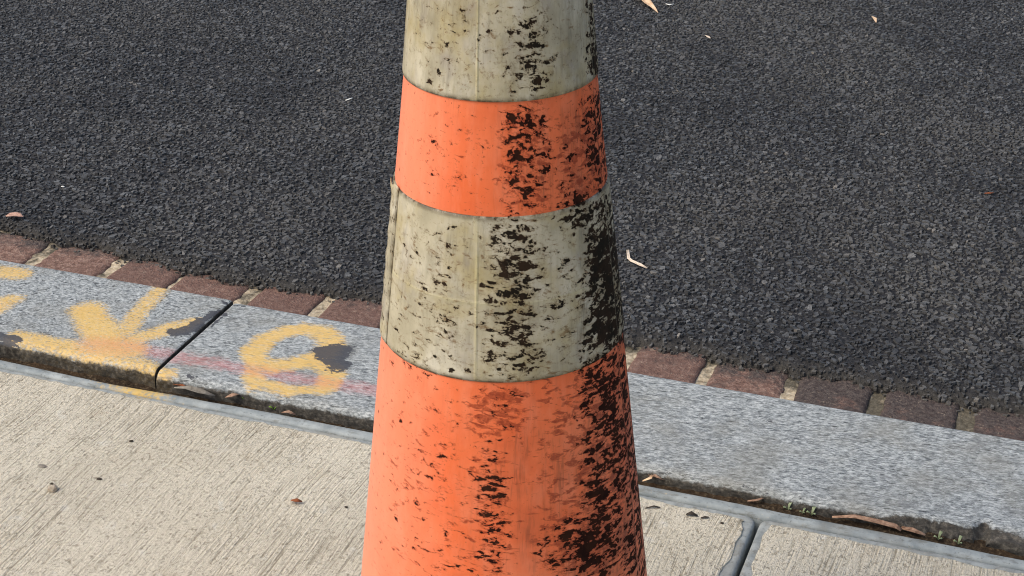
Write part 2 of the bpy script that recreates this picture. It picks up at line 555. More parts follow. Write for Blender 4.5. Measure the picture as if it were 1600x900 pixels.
def slab(x0, x1, y0, y1, fine):
    """one slab: field at z=0 with a ragged rim, margin 3 mm lower, edge rounded down"""
    W = 0.0100
    sx = 0.006 if fine else 0.05
    n = max(8, int((x1 - x0) / sx)); m = max(8, int((y1 - y0) / sx))
    # perimeter loop points, parametrised
    xs, ys = np.linspace(x0, x1, n), np.linspace(y0, y1, m)
    R = 0.011
    loop = [(x, y0, 0, -1) for x in xs[:-1]] + [(x1, y, 1, 0) for y in ys[:-1]] + [(x, y1, 0, 1) for x in xs[::-1][:-1]] + [(x0, y, -1, 0) for y in ys[::-1][:-1]]
    L = np.array(loop)

    def inset(d, rad):
        # offset the loop inwards by d with corners rounded to rad
        cx, cy = (x0 + x1) / 2, (y0 + y1) / 2
        hx, hy = (x1 - x0) / 2 - d, (y1 - y0) / 2 - d
        px = np.clip((L[:, 0] - cx) * hx / ((x1 - x0) / 2), -hx, hx)
        py = np.clip((L[:, 1] - cy) * hy / ((y1 - y0) / 2), -hy, hy)
        ax, ay = np.abs(px) - (hx - rad), np.abs(py) - (hy - rad)
        k = (ax > 0) & (ay > 0)
        l = np.hypot(ax, ay)
        # on the corner square, pull onto the arc
        f = np.where(k, rad / np.maximum(l, 1e-9), 1)
        px = np.where(k & (l > 0), np.sign(px) * (hx - rad + ax * f), px)
        py = np.where(k & (l > 0), np.sign(py) * (hy - rad + ay * f), py)
        return px + cx, py + cy
    rag = fbm(L[:, 0] * 75, L[:, 1] * 75, 4, 3) * 0.0034 + np.clip(fbm(L[:, 0] * 14, L[:, 1] * 14, 3, 8) - 0.2, 0, 1) * 0.006
    rings = []
    for d, z, rad in ((0, -0.06, 0.010), (0, -0.0065, 0.010), (0.0009, -0.0034, 0.010), (0.0028, -0.0019, 0.009), (0.0058, -0.0016, 0.008), (W - 0.001, -0.0020, 0.007), (W + 0.005, -0.0026, 0.006)):
        px, py = inset(d, rad)
        rings.append(np.stack([px, py, np.full(len(px), z) + fbm(L[:, 0] * 25, L[:, 1] * 25, 2, 5) * 0.0005], -1))
    px, py = inset(W, 0.005)
    gx, gy = (x0 + x1) / 2 - px, (y0 + y1) / 2 - py
    dx, dy = -L[:, 2], -L[:, 3]
    for rg in rings[-2:]:
        rg[:, 0] += dx * rag; rg[:, 1] += dy * rag
    k = len(L)
    V = np.concatenate(rings)
    nr = len(rings)
    i, j = np.meshgrid(np.arange(nr - 1), np.arange(k), indexing='ij')
    j2 = (j + 1) % k
    Q = np.stack([i * k + j, i * k + j2, (i + 1) * k + j2, (i + 1) * k + j], -1).reshape(-1, 4)
    o = fast_mesh('slab', V, Q, M_TROWEL, pavement)
    yl = np.zeros(len(V))
    if fine:
        sl = np.clip(1 - np.abs(V[:, 0] + 0.99) / 0.05, 0, 1) * (V[:, 1] > 1.447)
        yl = sl * 0.4
    fattr(o, 'yellow', yl)
    # broomed field: outer wall ring, chamfer, then one flat face
    r0 = np.stack([px + dx * (rag - 0.001), py + dy * (rag - 0.001), np.full(k, -0.0045)], -1)
    lip = 0.0004 + 0.0006 * fbm(L[:, 0] * 120, L[:, 1] * 120, 2, 4)
    r1 = np.stack([px + dx * (rag + 0.0002), py + dy * (rag + 0.0002), -0.0010 + lip], -1)
    r2 = np.stack([px + dx * (rag + 0.0025), py + dy * (rag + 0.0025), np.zeros(k)], -1)
    V2 = np.concatenate([r0, r1, r2])
    faces = [(int(a * k + b), int(a * k + (b + 1) % k), int((a + 1) * k + (b + 1) % k), int((a + 1) * k + b)) for a in range(2) for b in range(k)]
    faces.append(tuple(int(2 * k + b) for b in range(k)))
    mesh_obj('broomed_field', V2, faces, M_CON, o)
    return o


GAP = 0.0022
for i, (a, b) in enumerate(((-4.75, -3.25), (-3.25, -1.75), (-1.75, PJ), (PJ, 1.25), (1.25, 2.75))):
    for j, (c, d) in enumerate(((-0.05, 1.457), (-1.557, -0.05))):
        slab(a + GAP, b - GAP, c + GAP, d - (0 if j == 0 else GAP), j == 0 and i in (2, 3))
base = mesh_obj('slab_bedding', [(-4.75, -1.56, -0.05), (2.75, -1.56, -0.05), (2.75, 1.70, -0.05), (-4.75, 1.70, -0.05)], [(0, 1, 2, 3)], M_DARK, pavement)

# the continuous grey joint strip between slabs and kerb
xs = np.linspace(-4.7, 2.7, 1500)
wv = fbm(xs * 3, xs * 0, 3, 21) * 0.0016
wide = fbm(xs * 9, xs * 0 + 5, 3, 22) * 0.0012
op = np.clip(1 - np.abs(xs + 0.42) / 0.16, 0, 1) * 0.003         # the joint stands open beside the slab corner
bl = np.clip(1 - np.abs(xs + 1.03) / 0.22, 0, 1) * -0.006        # pushed towards the slab near the joint of the kerb stones
prof = [(0, -0.03), (0, -0.004), (0.0012, -0.0012), (0.004, 0.0), (0.012, 0.0004), (0.0148, -0.0010), (0.016, -0.004), (0.016, -0.03)]
V = []
for k, (dy, dz) in enumerate(prof):
    yy = STRIP_F + dy + wv * (0.4 if k < 4 else 1) + wide * (k >= 4) + bl * (0.25 if k < 4 else 0.8) + op * (1 if k < 4 else 0.3)
    V.append(np.stack([xs, yy, dz + 0.0006 * fbm(xs * 20, xs * 0 + k, 2, 23) - 0.001], -1))
V = np.stack(V, 1).reshape(-1, 3)
strip = fast_mesh('joint_strip', V, grid_quads(len(xs), len(prof)), M_STRIP, pavement)
px, py = proj(V)
yl = np.clip((px - 120) / 90, 0, 1) * np.clip((290 - px) / 60, 0, 1)
fattr(strip, 'yellow', yl * 0.85)

# ---- kerb stones
kerb = empty('kerb', (0, KF, 0), 'pale grey granite kerb with yellow sprayed marks', kind='structure')


def seg_dist(px, py, ax, ay, bx, by):
    vx, vy = bx - ax, by - ay
    t = np.clip(((px - ax) * vx + (py - ay) * vy) / (vx * vx + vy * vy + 1e-9), 0, 1)
    return np.hypot(px - ax - t * vx, py - ay - t * vy), t


def strokes(P, lst, soft=0.35):
    """P (n,2) plane points; lst of (polyline pixels, half width px, strength). widths measured on the stone"""
    out = np.zeros(len(P))
    for pts, hw, st in lst:
        w3 = [on(x, y, KT)[:2] for x, y in pts]
        for (a, b) in zip(w3[:-1], w3[1:]):
            d, _ = seg_dist(P[:, 0], P[:, 1], a[0], a[1], b[0], b[1])
            v = np.clip((hw * (1 + soft) - d) / (hw * 2 * soft), 0, 1)
            out = np.maximum(out, st * v * v * (3 - 2 * v))
    return out


YELLOW = [
    ([(-60, 424), (28, 430)], 0.020, 0.85), ([(-60, 500), (-5, 484), (18, 470)], 0.017, 0.8),
    ([(136, 487), (146, 505), (160, 535)], 0.0235, 1.0), ([(156, 515), (176, 548)], 0.026, 1.0),
    ([(258, 448), (222, 484), (196, 520)], 0.0145, 0.78),
    ([(180, 545), (230, 526), (282, 512)], 0.0165, 0.85), ([(282, 512), (300, 505)], 0.013, 0.8),
    ([(28, 529), (80, 538), (150, 552)], 0.0165, 0.85), ([(95, 540), (180, 560), (262, 582)], 0.014, 0.72),
    ([(150, 552), (200, 548)], 0.026, 0.9),
    # the figure on the right-hand stone
    ([(400, 552), (412, 532), (440, 520), (478, 514), (505, 520)], 0.0155, 1.0), ([(505, 520), (518, 532), (512, 553), (480, 564)], 0.018, 1.0),
    ([(396, 548), (402, 566), (430, 574), (470, 566)], 0.0165, 1.0), ([(480, 562), (508, 570), (522, 588), (512, 604)], 0.0165, 1.0),
    ([(398, 572), (394, 588), (402, 600)], 0.0145, 0.85), ([(400, 598), (450, 610), (500, 610)], 0.0125, 0.9),
]
RED = [([(150, 538), (190, 540), (240, 552), (300, 562), (380, 576), (470, 592), (600, 612)], 0.0125, 0.85), ([(150, 540), (200, 545)], 0.022, 0.75)]
TAR = [([(272, 522), (300, 516), (312, 505)], 0.010, 1.0), ([(305, 512), (325, 498), (340, 492)], 0.0075, 0.95), ([(330, 512), (352, 492)], 0.003, 0.75),
       ([(504, 547), (520, 544), (538, 549)], 0.011, 1.0), ([(508, 553), (520, 558), (530, 572)], 0.014, 1.0), ([(515, 553), (535, 553)], 0.012, 1.0), ([(-30, 520), (12, 530), (28, 534)], 0.009, 0.95),
       ([(348, 473), (352, 475)], 0.004, 0.7), ([(365, 478), (380, 480)], 0.003, 0.6), ([(296, 588), (304, 590)], 0.005, 0.55)]


def kerb_stone(x0, x1, mat, fine, dz=0.0, dy=0.0, tilt=0.0, seed=0):
    step = 0.0028 if fine else 0.03
    if fine and x1 - x0 > 1.3:                      # dense where it is looked at
        lo, hi = max(x0, -1.75), min(x1, 0.35)
        xs = np.unique(np.concatenate([np.arange(x0, lo, 0.03), np.linspace(lo, hi, int((hi - lo) / step)), np.linspace(hi, x1, 12)]))
    else:
        xs = np.linspace(x0, x1, max(8, int((x1 - x0) / step)))
    e = np.array([0.0, 0.0012, 0.004])
    xs = np.unique(np.concatenate([x0 + e, xs[(xs > x0 + 0.005) & (xs < x1 - 0.005)], x1 - e]))
    r = 0.011
    pr = [(0.0, -0.30), (0.0, -0.03)] + [(0.0, -0.03 + 0.0025 * k) for k in range(1, 8)]
    pr += [(r - r * math.cos(t), -r + r * math.sin(t)) for t in np.linspace(0.05, math.pi / 2, 7)]
    W = KB - KF
    pr += [(y, 0.0) for y in np.arange(r + 0.0028, W - 0.005, 0.0028 if fine else 0.02)]
    r2 = 0.0035
    pr += [(W - r2 + r2 * math.sin(t), -r2 + r2 * math.cos(t)) for t in np.linspace(0, math.pi / 2, 4)] + [(W, -0.3)]
    pr = np.array(pr)
    X, PY = np.meshgrid(xs, pr[:, 0], indexing='ij')
    _, PZ = np.meshgrid(xs, pr[:, 1], indexing='ij')
    Y, Z = PY + KF + dy, PZ + KT + dz
    front = np.clip(1 - PY / 0.02, 0, 1)            # split front arris is uneven
    rough = fbm(X * 28, Z * 28 + PY * 20, 4, 31 + seed) * 0.0034 + fbm(X * 110, Z * 110 + PY * 60, 3, 35 + seed) * 0.0012
    Y = Y + front * rough
    Z = Z + np.clip(1 - PY / 0.03, 0, 1) * (PZ > -0.02) * (fbm(X * 30, PY * 30, 4, 40 + seed) * 0.0012 - 0.0006)
    Z = Z + fbm(X * 5, PY * 9, 3, 44 + seed) * 0.0009 + tilt * (PY - 0.1)
    # rounded ends
    en = np.minimum(X - x0, x1 - X)
    Z = Z - np.where(PZ > -0.02, np.clip(1 - en / 0.003, 0, 1) ** 2 * 0.0018, 0)
    # the broken notch in the arris towards the right edge of the picture
    c = on(1540, 836, KT)
    nd = np.hypot((X - c[0] + 0.004) / 0.010, (Y - KF) / 0.020)
    nd2 = np.hypot((X - c[0] + 0.045) / 0.055, (Y - KF) / 0.009)
    nd3 = np.hypot((X - c[0] - 0.04) / 0.07, (Y - KF) / 0.017)
    cut = np.maximum(np.clip(1.15 - nd + 0.3 * fbm(X * 90, Y * 90, 3, 50), 0, 1) * 0.030, np.clip(1.1 - nd2 + 0.3 * fbm(X * 90, Y * 90, 3, 51), 0, 1) * 0.022)
    cut = np.maximum(cut, np.clip(1.1 - nd3 + 0.4 * fbm(X * 60, Y * 60, 3, 52), 0, 1) * 0.011)
    Z = np.where((PY < 0.06) & (cut > 0.0005) & (PZ > -0.031), np.minimum(Z, KT + dz - cut), Z)
    V = np.stack([X, Y, Z], -1).reshape(-1, 3)
    Q = grid_quads(len(xs), len(pr))
    # end caps
    n = len(pr)
    o = fast_mesh('kerb_stone', V, Q[:, ::-1], mat, kerb)
    bm_faces = [tuple(range(n)), tuple((len(xs) - 1) * n + k for k in reversed(range(n)))]
    cap = mesh_obj('end_face', np.concatenate([V[:n], V[-n:]]), [tuple(range(n)), tuple(range(2 * n - 1, n - 1, -1))], mat, o)
    P = V[:, :2].copy()
    P[:, 0] += fbm(V[:, 0] * 40, V[:, 1] * 40, 2, 60) * 0.004
    P[:, 1] += fbm(V[:, 0] * 40, V[:, 1] * 40, 2, 61) * 0.004
    if fine:
        fattr(o, 'yellow', strokes(P, [(q, h * 0.94, t) for q, h, t in YELLOW], 0.62)); fattr(o, 'red', strokes(P, RED, 1.0)); fattr(o, 'tar', strokes(P, TAR, 0.8))
    zz = V[:, 2]
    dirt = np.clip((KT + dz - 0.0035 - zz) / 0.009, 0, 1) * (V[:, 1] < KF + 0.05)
    dirt = np.maximum(dirt, np.clip(cut.reshape(-1) / 0.006, 0, 1) * 0.95)
    dirt = np.maximum(dirt, 0.9 * np.clip(1 - np.minimum(V[:, 0] - x0, x1 - V[:, 0]) / 0.0012, 0, 1))
    fattr(o, 'dirt', dirt)
    fattr(cap, 'dirt', np.full(2 * n, 0.9))
    return o


kerb_stone(-2.80, XJ - 0.0018, M_GR_L, True, 0.002, 0.002, 0.0, 0)
kerb_stone(XJ + 0.0018, 0.92, M_GR_R, True, 0.0, -0.0005, 0.0, 3)
kerb_stone(-4.70, -2.806, M_GR_R, False, seed=5)
kerb_stone(0.926, 2.70, M_GR_L, False, seed=7)

# ---- gutter: header bricks in a mortar bed
gutter = empty('gutter', (0, KB, GZ), 'worn red brick gutter between kerb and asphalt', kind='structure')
joints = [-1.4056, -1.2814, -1.1683, -1.0596, -0.9466]
joints += [-0.9466 + 0.1084 * k for k in range(1, 5)] + [-0.4046, -0.2949, -0.1891, -0.0828]
joints = [-1.4056 - 0.112 * k for k in range(24, 0, -1)] + joints + [-0.0828 + 0.110 * k for k in range(1, 22)]
jw = {}
for k, x in enumerate(joints):
    jw[k] = random.uniform(0.016, 0.024)
j0 = joints.index(-1.1683)
jw[j0] = 0.005
BL = 0.192


def brick(xa, xb, k):
    nx, ny = 16, 30
    u, v = np.linspace(0, 1, nx), np.linspace(0, 1, ny)
    U, Vv = np.meshgrid(u, v, indexing='ij')
    y0 = KB + 0.006 + random.uniform(-0.002, 0.003)
    X = xa + (xb - xa) * U; Y = y0 + BL * Vv
    ed = np.minimum(np.minimum(U, 1 - U) * (xb - xa), np.minimum(Vv, 1 - Vv) * BL)
    Z = GZ + random.uniform(-0.001, 0.0015) + random.uniform(-0.015, 0.015) * (X - (xa + xb) / 2) - np.clip(1 - ed / 0.004, 0, 1) ** 2 * 0.0022
    Z = Z + fbm(X * 60, Y * 60, 4, 70 + k) * 0.0016
    X = X + (np.minimum(U, 1 - U) < 0.01) * fbm(Y * 70, X * 70, 3, 90 + k) * 0.0025
    top = np.stack([X, Y, Z], -1).reshape(-1, 3)
    bi = [(i, 0) for i in range(nx)] + [(nx - 1, j) for j in range(1, ny)] + [(i, ny - 1) for i in range(nx - 2, -1, -1)] + [(0, j) for j in range(ny - 2, 0, -1)]
    bot = np.array([top[i * ny + j] for i, j in bi]); bot[:, 2] = GZ - 0.05
    Vt = np.concatenate([top, bot])
    F = [tuple(map(int, q)) for q in grid_quads(nx, ny)]
    nb = len(bi); n0 = nx * ny
    for q in range(nb):
        i, j = bi[q]; i2, j2 = bi[(q + 1) % nb]
        F.append((i * ny + j, n0 + q, n0 + (q + 1) % nb, i2 * ny + j2))
    o = mesh_obj('brick', Vt, F, M_BRICK, gutter, smooth=True)
    fx = (xa + xb) / 2
    s = np.clip((Vt[:, 1] - (KB + 0.135)) / 0.05, 0, 1) * 0.65 + np.clip((fx + 0.46) / 0.25, 0, 1) * 0.8 + random.uniform(-0.08, 0.08)
    fattr(o, 'soot', s)
    return o


for k in range(len(joints) - 1):
    brick(joints[k] + jw[k], joints[k + 1], k)
xs = np.linspace(-4.0, 2.3, 1400); ys = np.linspace(KB - 0.002, KB + BL + 0.03, 40)
X, Y = np.meshgrid(xs, ys, indexing='ij')
Z = GZ - 0.0028 + fbm(X * 90, Y * 90, 3, 101) * 0.0020
mb = fast_mesh('mortar_bed', np.stack([X, Y, Z], -1).reshape(-1, 3), grid_quads(len(xs), len(ys))[:, ::1], M_MORTAR, gutter)
fattr(mb, 'soot', (np.clip((Y - (KB + 0.150)) / 0.03, 0, 1) * 0.14 + np.clip((X + 0.38) / 0.2, 0, 1) * 0.2).ravel())

# ---- road: bitumen sheet with a crumbling edge, stone chips set into it
road = empty('road', (0, 2.0, AZ), 'dark coarse asphalt road surface', kind='structure')
EDGE = [(-60, 348), (0, 358), (40, 366), (75, 377), (92, 383), (140, 384), (190, 402), (240, 412), (275, 424), (330, 432), (345, 440), (400, 447), (470, 460), (500, 460), (560, 468), (620, 476),
        (985, 538), (1040, 551), (1090, 556), (1150, 572), (1210, 578), (1240, 590), (1300, 596), (1370, 606), (1430, 616), (1500, 632), (1560, 644), (1600, 650), (1660, 662)]
ep = np.array([on(x, y, GZ + 0.004)[:2] for x, y in EDGE])


def edge_y(x):
    y = np.interp(x, ep[:, 0], ep[:, 1])
    return y + fbm(x * 38, x * 0, 5, 111) * 0.014 + fbm(x * 9, x * 0 + 3, 2, 112) * 0.003


def surf_z(x, y):
    """asphalt level: feathered out over the last few centimetres"""
    d = y - edge_y(x)
    t = np.clip(d / 0.035, 0, 1)
    return GZ - 0.0015 + (AZ - GZ + 0.0015) * np.sqrt(t) + fbm(x * 4, y * 4, 2, 115) * 0.0015 * t


X0, X1, Y1 = -3.0, 0.75, 4.1
xs = np.linspace(X0, X1, 700)
tv = np.concatenate([np.linspace(0, 0.1, 26), np.linspace(0.115, 1, 90)])
X, T = np.meshgrid(xs, tv, indexing='ij')
E0 = edge_y(X)
Y = E0 + 0.001 + (Y1 - E0 - 0.001) * T
Z = surf_z(X, Y) + fbm(X * 80, Y * 80, 3, 118) * 0.0016 - 0.0012
Z[:, 0] = GZ - 0.02
V = np.stack([X, Y, Z], -1).reshape(-1, 3)
sheet = fast_mesh('bitumen_sheet', V, grid_quads(len(xs), len(tv)), M_BIT, road)
fattr(sheet, 'dust', np.clip(1 - (V[:, 1] - edge_y(V[:, 0])) / 0.06, 0, 1) * 0.9)
qx, qy = proj(V)
fattr(sheet, 'bare', np.clip(np.maximum(np.maximum(-420 - qx, qx - 2020), -130 - qy) / 30 + 0.5, 0, 1))
far = []
for (a, b, c, d) in ((-120, X0, 1.86, Y1), (X1, 120, 1.86, Y1), (-120, 120, Y1, 11)):
    n = len(far)
    far.append((a, b, c, d))
    mesh_obj('asphalt_sheet', [(a, c, AZ), (b, c, AZ), (b, d, AZ), (a, d, AZ)], [(0, 1, 2, 3)], M_FAR, road)

pitch = 0.0068
gx = np.arange(X0, X1, pitch); gy = np.arange(1.80, Y1, pitch * 0.88)
GX, GY = np.meshgrid(gx, gy, indexing='ij')
GX = GX + (np.arange(len(gy)) % 2)[None, :] * pitch * 0.5
cx = (GX + rng.uniform(-0.5, 0.5, GX.shape) * pitch * 0.9).ravel(); cy = (GY + rng.uniform(-0.5, 0.5, GY.shape) * pitch * 0.9).ravel()
# keep what the picture shows, with a margin for a step to either side
pxx, pyy = proj(np.stack([cx, cy, np.full(len(cx), AZ)], -1))
keep = (pxx > -420) & (pxx < 2020) & (pyy > -130) & (cy > edge_y(cx) - 0.013 * rng.random(len(cx)) ** 3) & (rng.random(len(cx)) > 0.10)
cx, cy = cx[keep], cy[keep]
N = len(cx)
K = 5
ang0 = rng.uniform(0, 2 * math.pi, N)
rad = 0.0025 + 0.0034 * rng.random(N) ** 2.0
big = rng.random(N) < 0.03
rad[big] *= 1.45
asp = rng.uniform(0.42, 0.9, N); ori = rng.uniform(0, math.pi, N)
ed = cy - edge_y(cx)
dust = np.clip(1 - ed / 0.042, 0, 1)
rad *= 1 - 0.2 * dust
tx, ty = rng.normal(0, 0.16, N), rng.normal(0, 0.16, N)
hz = surf_z(cx, cy) + rng.normal(0.0006, 0.0009, N)
top = np.zeros((N, K, 3)); low = np.zeros((N, K, 3))
for k in range(K):
    t = ang0 + 2 * math.pi * (k + rng.uniform(-0.28, 0.28, N)) / K
    q = rad * rng.uniform(0.8, 1.12, N)
    lx, ly = q * np.cos(t), q * np.sin(t) * asp
    dx = lx * np.cos(ori) - ly * np.sin(ori); dy = lx * np.sin(ori) + ly * np.cos(ori)
    top[:, k] = np.stack([cx + dx * 0.97, cy + dy * 0.97, hz + tx * dx + ty * dy + rng.normal(0, 0.0003, N)], -1)
    low[:, k] = np.stack([cx + dx * 1.08, cy + dy * 1.08, hz - 0.0032 + 0.3 * (tx * dx + ty * dy)], -1)
apex = np.stack([cx, cy, hz + 0.0005], -1)[:, None, :]
V = np.concatenate([top, low], 1).reshape(-1, 3)
# quads: sides (K) plus the top as one quad and one triangle-as-polygon: written as polygons of 5
me = bpy.data.meshes.new('stone_chips')
me.vertices.add(len(V)); me.vertices.foreach_set('co', V.astype(np.float32).ravel())
b0 = (np.arange(N) * 2 * K)[:, None]
side = np.stack([np.stack([b0[:, 0] + k, b0[:, 0] + K + k, b0[:, 0] + K + (k + 1) % K, b0[:, 0] + (k + 1) % K], -1) for k in range(K)], 1).reshape(N, -1)
tops = b0 + np.arange(K)[None, :]
loops = np.concatenate([side, tops], 1).astype(np.int32)            # 4K + K per chip
per = 5 * K
st = np.concatenate([np.arange(K) * 4, [4 * K]])
tot = np.array([4] * K + [K])
me.loops.add(N * per); me.loops.foreach_set('vertex_index', loops.ravel())
me.polygons.add(N * (K + 1))
me.polygons.foreach_set('loop_start', (np.arange(N)[:, None] * per + st[None, :]).astype(np.int32).ravel())
me.polygons.foreach_set('loop_total', np.tile(tot, N).astype(np.int32))
me.update(calc_edges=True)
me.polygons.foreach_set('use_smooth', np.zeros(N * (K + 1), bool))
me.materials.append(M_CHIP)
chips = bpy.data.objects.new('stone_chips', me)
COL.objects.link(chips)
chips.parent = road
chips.matrix_parent_inverse = Matrix.Identity(4)
chips['kind'] = 'stuff'
chips['label'] = 'dark stone chips bound in the asphalt'
fattr(chips, 'dust', np.repeat(dust, 2 * K))
print('chips', N)
for o in (pavement, kerb, gutter, road):            # parts were written in world coordinates
    for c in o.children:
        c.matrix_parent_inverse = Matrix.Translation(-Vector(o.location))

# ---- soil in the open joint
xs = np.linspace(-4.6, 2.6, 2400); ys = np.linspace(STRIP_B - 0.012, KF + 0.024, 20)
X, Y = np.meshgrid(xs, ys, indexing='ij')
lev = -0.0075 + 0.0060 * np.clip((X + 0.5) / 0.25, 0, 1)
Z = lev + fbm(X * 16, Y * 40, 4, 131) * 0.003 + fbm(X * 130, Y * 130, 3, 133) * 0.0022 + np.clip((Y - KF) / 0.01, -1, 1) * 0.001
Z = Z - 0.02 * np.clip((STRIP_B - 0.004 - Y) / 0.004, 0, 1)
soil = fast_mesh('soil', np.stack([X, Y, Z], -1).reshape(-1, 3), grid_quads(len(xs), len(ys)), M_SOIL, kind='stuff')
tag(soil, 'dark soil and debris filling the joint along the kerb', 'soil')

# ------------------------------------------------------------------ the traffic cone
BASE = np.array([-0.3866, 1.0508, 0.0])
LEAN = math.radians(0.22)
ZR = [(0.02, 0.1375), (0.1709, 0.1180), (0.2343, 0.1109), (0.2951, 0.1041), (0.3902, 0.0934), (0.4636, 0.0852), (0.5206, 0.0784), (0.5655, 0.0732), (0.608, 0.0685), (0.6325, 0.0660), (0.6602, 0.0634), (0.90, 0.0385)]
ZR = np.array(ZR)
LEANM = np.array(Matrix.Rotation(-LEAN, 3, Vector(tuple(FW[:2] / np.hypot(*FW[:2])) + (0.0,))))
cone = empty('traffic_cone', tuple(BASE), 'tall orange traffic cone with two dirty white bands, scuffed black, on the pavement', 'traffic cone')


def rad_at(z):
    return np.interp(z, ZR[:, 0], ZR[:, 1])


def gauss(px, py, x, y, rx, ry, rot=0.0):
    c, s = math.cos(rot), math.sin(rot)
    dx, dy = px - x, py - y
    u, v = (dx * c + dy * s) / rx, (-dx * s + dy * c) / ry
    return np.exp(-(u * u + v * v))


def box(px, py, x0, x1, y0, y1, s=10.0):
    f = lambda t: 1 / (1 + np.exp(-np.clip(t, -30, 30)))
    return f((px - x0) / s) * f((x1 - px) / s) * f((py - y0) / s) * f((y1 - py) / s)


# wear zones (x0,x1,y0,y1,softness,strength) and single marks (x,y,rx,ry,rot,strength) as read off the cone's face
ZONES = [(785, 866, 5, 158, 10, .61), (914, 960, -50, 125, 5, .80), (680, 700, 90, 140, 8, .40), (640, 785, -20, 150, 25, .37), (735, 760, 20, 150, 8, .42), (865, 915, -20, 150, 12, .26),
         (782, 864, 165, 338, 8, .69), (908, 965, 130, 310, 8, .72), (860, 910, 180, 330, 10, .50), (630, 780, 165, 330, 22, .32),
         (750, 860, 338, 595, 9, .61), (912, 990, 350, 552, 7, .88), (870, 975, 296, 368, 8, .74), (855, 912, 368, 560, 10, .48), (610, 750, 350, 590, 18, .38), (610, 700, 530, 590, 10, .44),
         (744, 796, 685, 910, 7, .60), (902, 1030, 540, 910, 9, .70), (965, 1030, 540, 910, 10, .78), (866, 990, 800, 910, 12, .78), (835, 880, 815, 910, 8, .56), (590, 745, 600, 900, 20, .31), (735, 800, 850, 910, 10, .6), (640, 760, 850, 910, 10, .42), (740, 830, 596, 690, 10, .40)]
SPOTS = [(828, 72, 10, 9, 0, .9), (836, 50, 10, 7, .9, .8), (795, 86, 10, 6, .3, .7), (815, 92, 7, 9, 0, .7), (788, 115, 12, 7, -.5, .8), (813, 108, 8, 8, 0, .8), (800, 143, 26, 5, -.15, .95), (832, 130, 9, 16, .3, .9), (852, 122, 8, 16, 0, .8),
         (797, 103, 5, 5, 0, .6), (724, 16, 12, 5, .2, .7), (748, 64, 5, 10, 0, .7), (671, 129, 6, 7, 0, .9), (686, 112, 5, 13, 0, .8), (691, 130, 4, 8, 0, .7), (697, 70, 6, 4, 0, .6), (727, 33, 6, 4, .4, .7), (845, 15, 12, 8, .6, .7),
         (678, 221, 9, 6, .5, .9), (685, 235, 3, 5, 0, .7), (667, 254, 4, 4, 0, .6), (813, 182, 12, 7, 0, .8), (845, 192, 14, 12, 0, .8), (800, 222, 14, 14, 0, .85), (845, 215, 16, 10, 0, .8), (800, 250, 16, 8, 0, .8), (835, 275, 12, 10, 0, .8), (820, 295, 18, 8, 0, .8),
         (701, 357, 4, 5, 0, .8), (668, 380, 4, 4, 0, .7), (705, 416, 5, 6, 0, .7), (695, 444, 7, 8, .4, .8), (640, 383, 4, 3, 0, .6), (675, 486, 5, 6, 0, .85), (712, 482, 7, 6, 0, .85), (702, 510, 4, 6, 0, .7), (782, 455, 6, 5, 0, .9), (825, 430, 22, 9, -.3, .9), (800, 428, 24, 5, 0, .8), (790, 412, 18, 8, -.2, .9), (815, 412, 14, 7, -.7, .8),
         (785, 515, 16, 8, -.2, .9), (790, 480, 20, 7, -.3, .8), (800, 372, 10, 7, 0, .7), (822, 374, 14, 8, 0, .8), (852, 390, 8, 7, 0, .8), (775, 380, 10, 5, 0, .7), (830, 345, 20, 6, 0, .7), (765, 588, 14, 6, .1, .9), (812, 570, 18, 8, .2, .9), (705, 578, 6, 7, 0, .9), (733, 577, 7, 6, 0, .8), (655, 555, 5, 7, 0, .7), (640, 545, 5, 10, -.4, .6), (745, 540, 12, 5, .2, .8),
         (767, 718, 13, 9, 0, .95), (775, 740, 18, 5, 0, .7), (775, 765, 16, 7, .1, .9), (768, 778, 10, 8, 0, .9), (758, 703, 12, 5, 0, .8), (763, 690, 12, 4, 0, .8), (740, 720, 7, 5, 0, .6), (770, 800, 14, 6, 0, .8), (760, 808, 12, 6, .3, .8), (745, 797, 5, 8, -.4, .6), (765, 838, 12, 5, 0, .8), (752, 870, 14, 10, .4, .9), (738, 893, 10, 10, 0, .85),
         (626, 658, 4, 5, .5, .7), (615, 640, 3, 8, 0, .5), (695, 750, 3, 4, 0, .5), (660, 595, 4, 6, .4, .6), (620, 810, 3, 3, 0, .6), (696, 835, 4, 7, 0, .7), (880, 838, 12, 10, 0, .8), (855, 845, 8, 14, -.4, .8)]
BROWN = [(775, 870, 160, 338, 10, .62), (862, 948, 170, 325, 12, .72), (640, 780, 165, 330, 25, .26), (730, 828, 598, 690, 10, .80), (590, 760, 600, 900, 30, .34), (830, 1010, 560, 910, 20, .62), (860, 965, 790, 910, 16, .85), (720, 810, 690, 900, 12, .46), (600, 980, 340, 590, 20, .33), (640, 940, -20, 150, 20, .33)]
SMEAR = [(868, 930, 165, 335, 8, .9), (925, 960, 165, 335, 8, .5), (790, 910, 640, 910, 18, .6), (868, 1000, 780, 910, 14, 1.0), (895, 985, 350, 560, 8, .9), (860, 945, -20, 150, 12, .6), (640, 780, -20, 150, 20, .4), (720, 840, 596, 700, 20, .3), (910, 1020, 560, 800, 12, .6), (610, 900, 340, 590, 25, .3), (780, 870, 165, 335, 10, .55), (725, 815, 680, 900, 14, .4)]


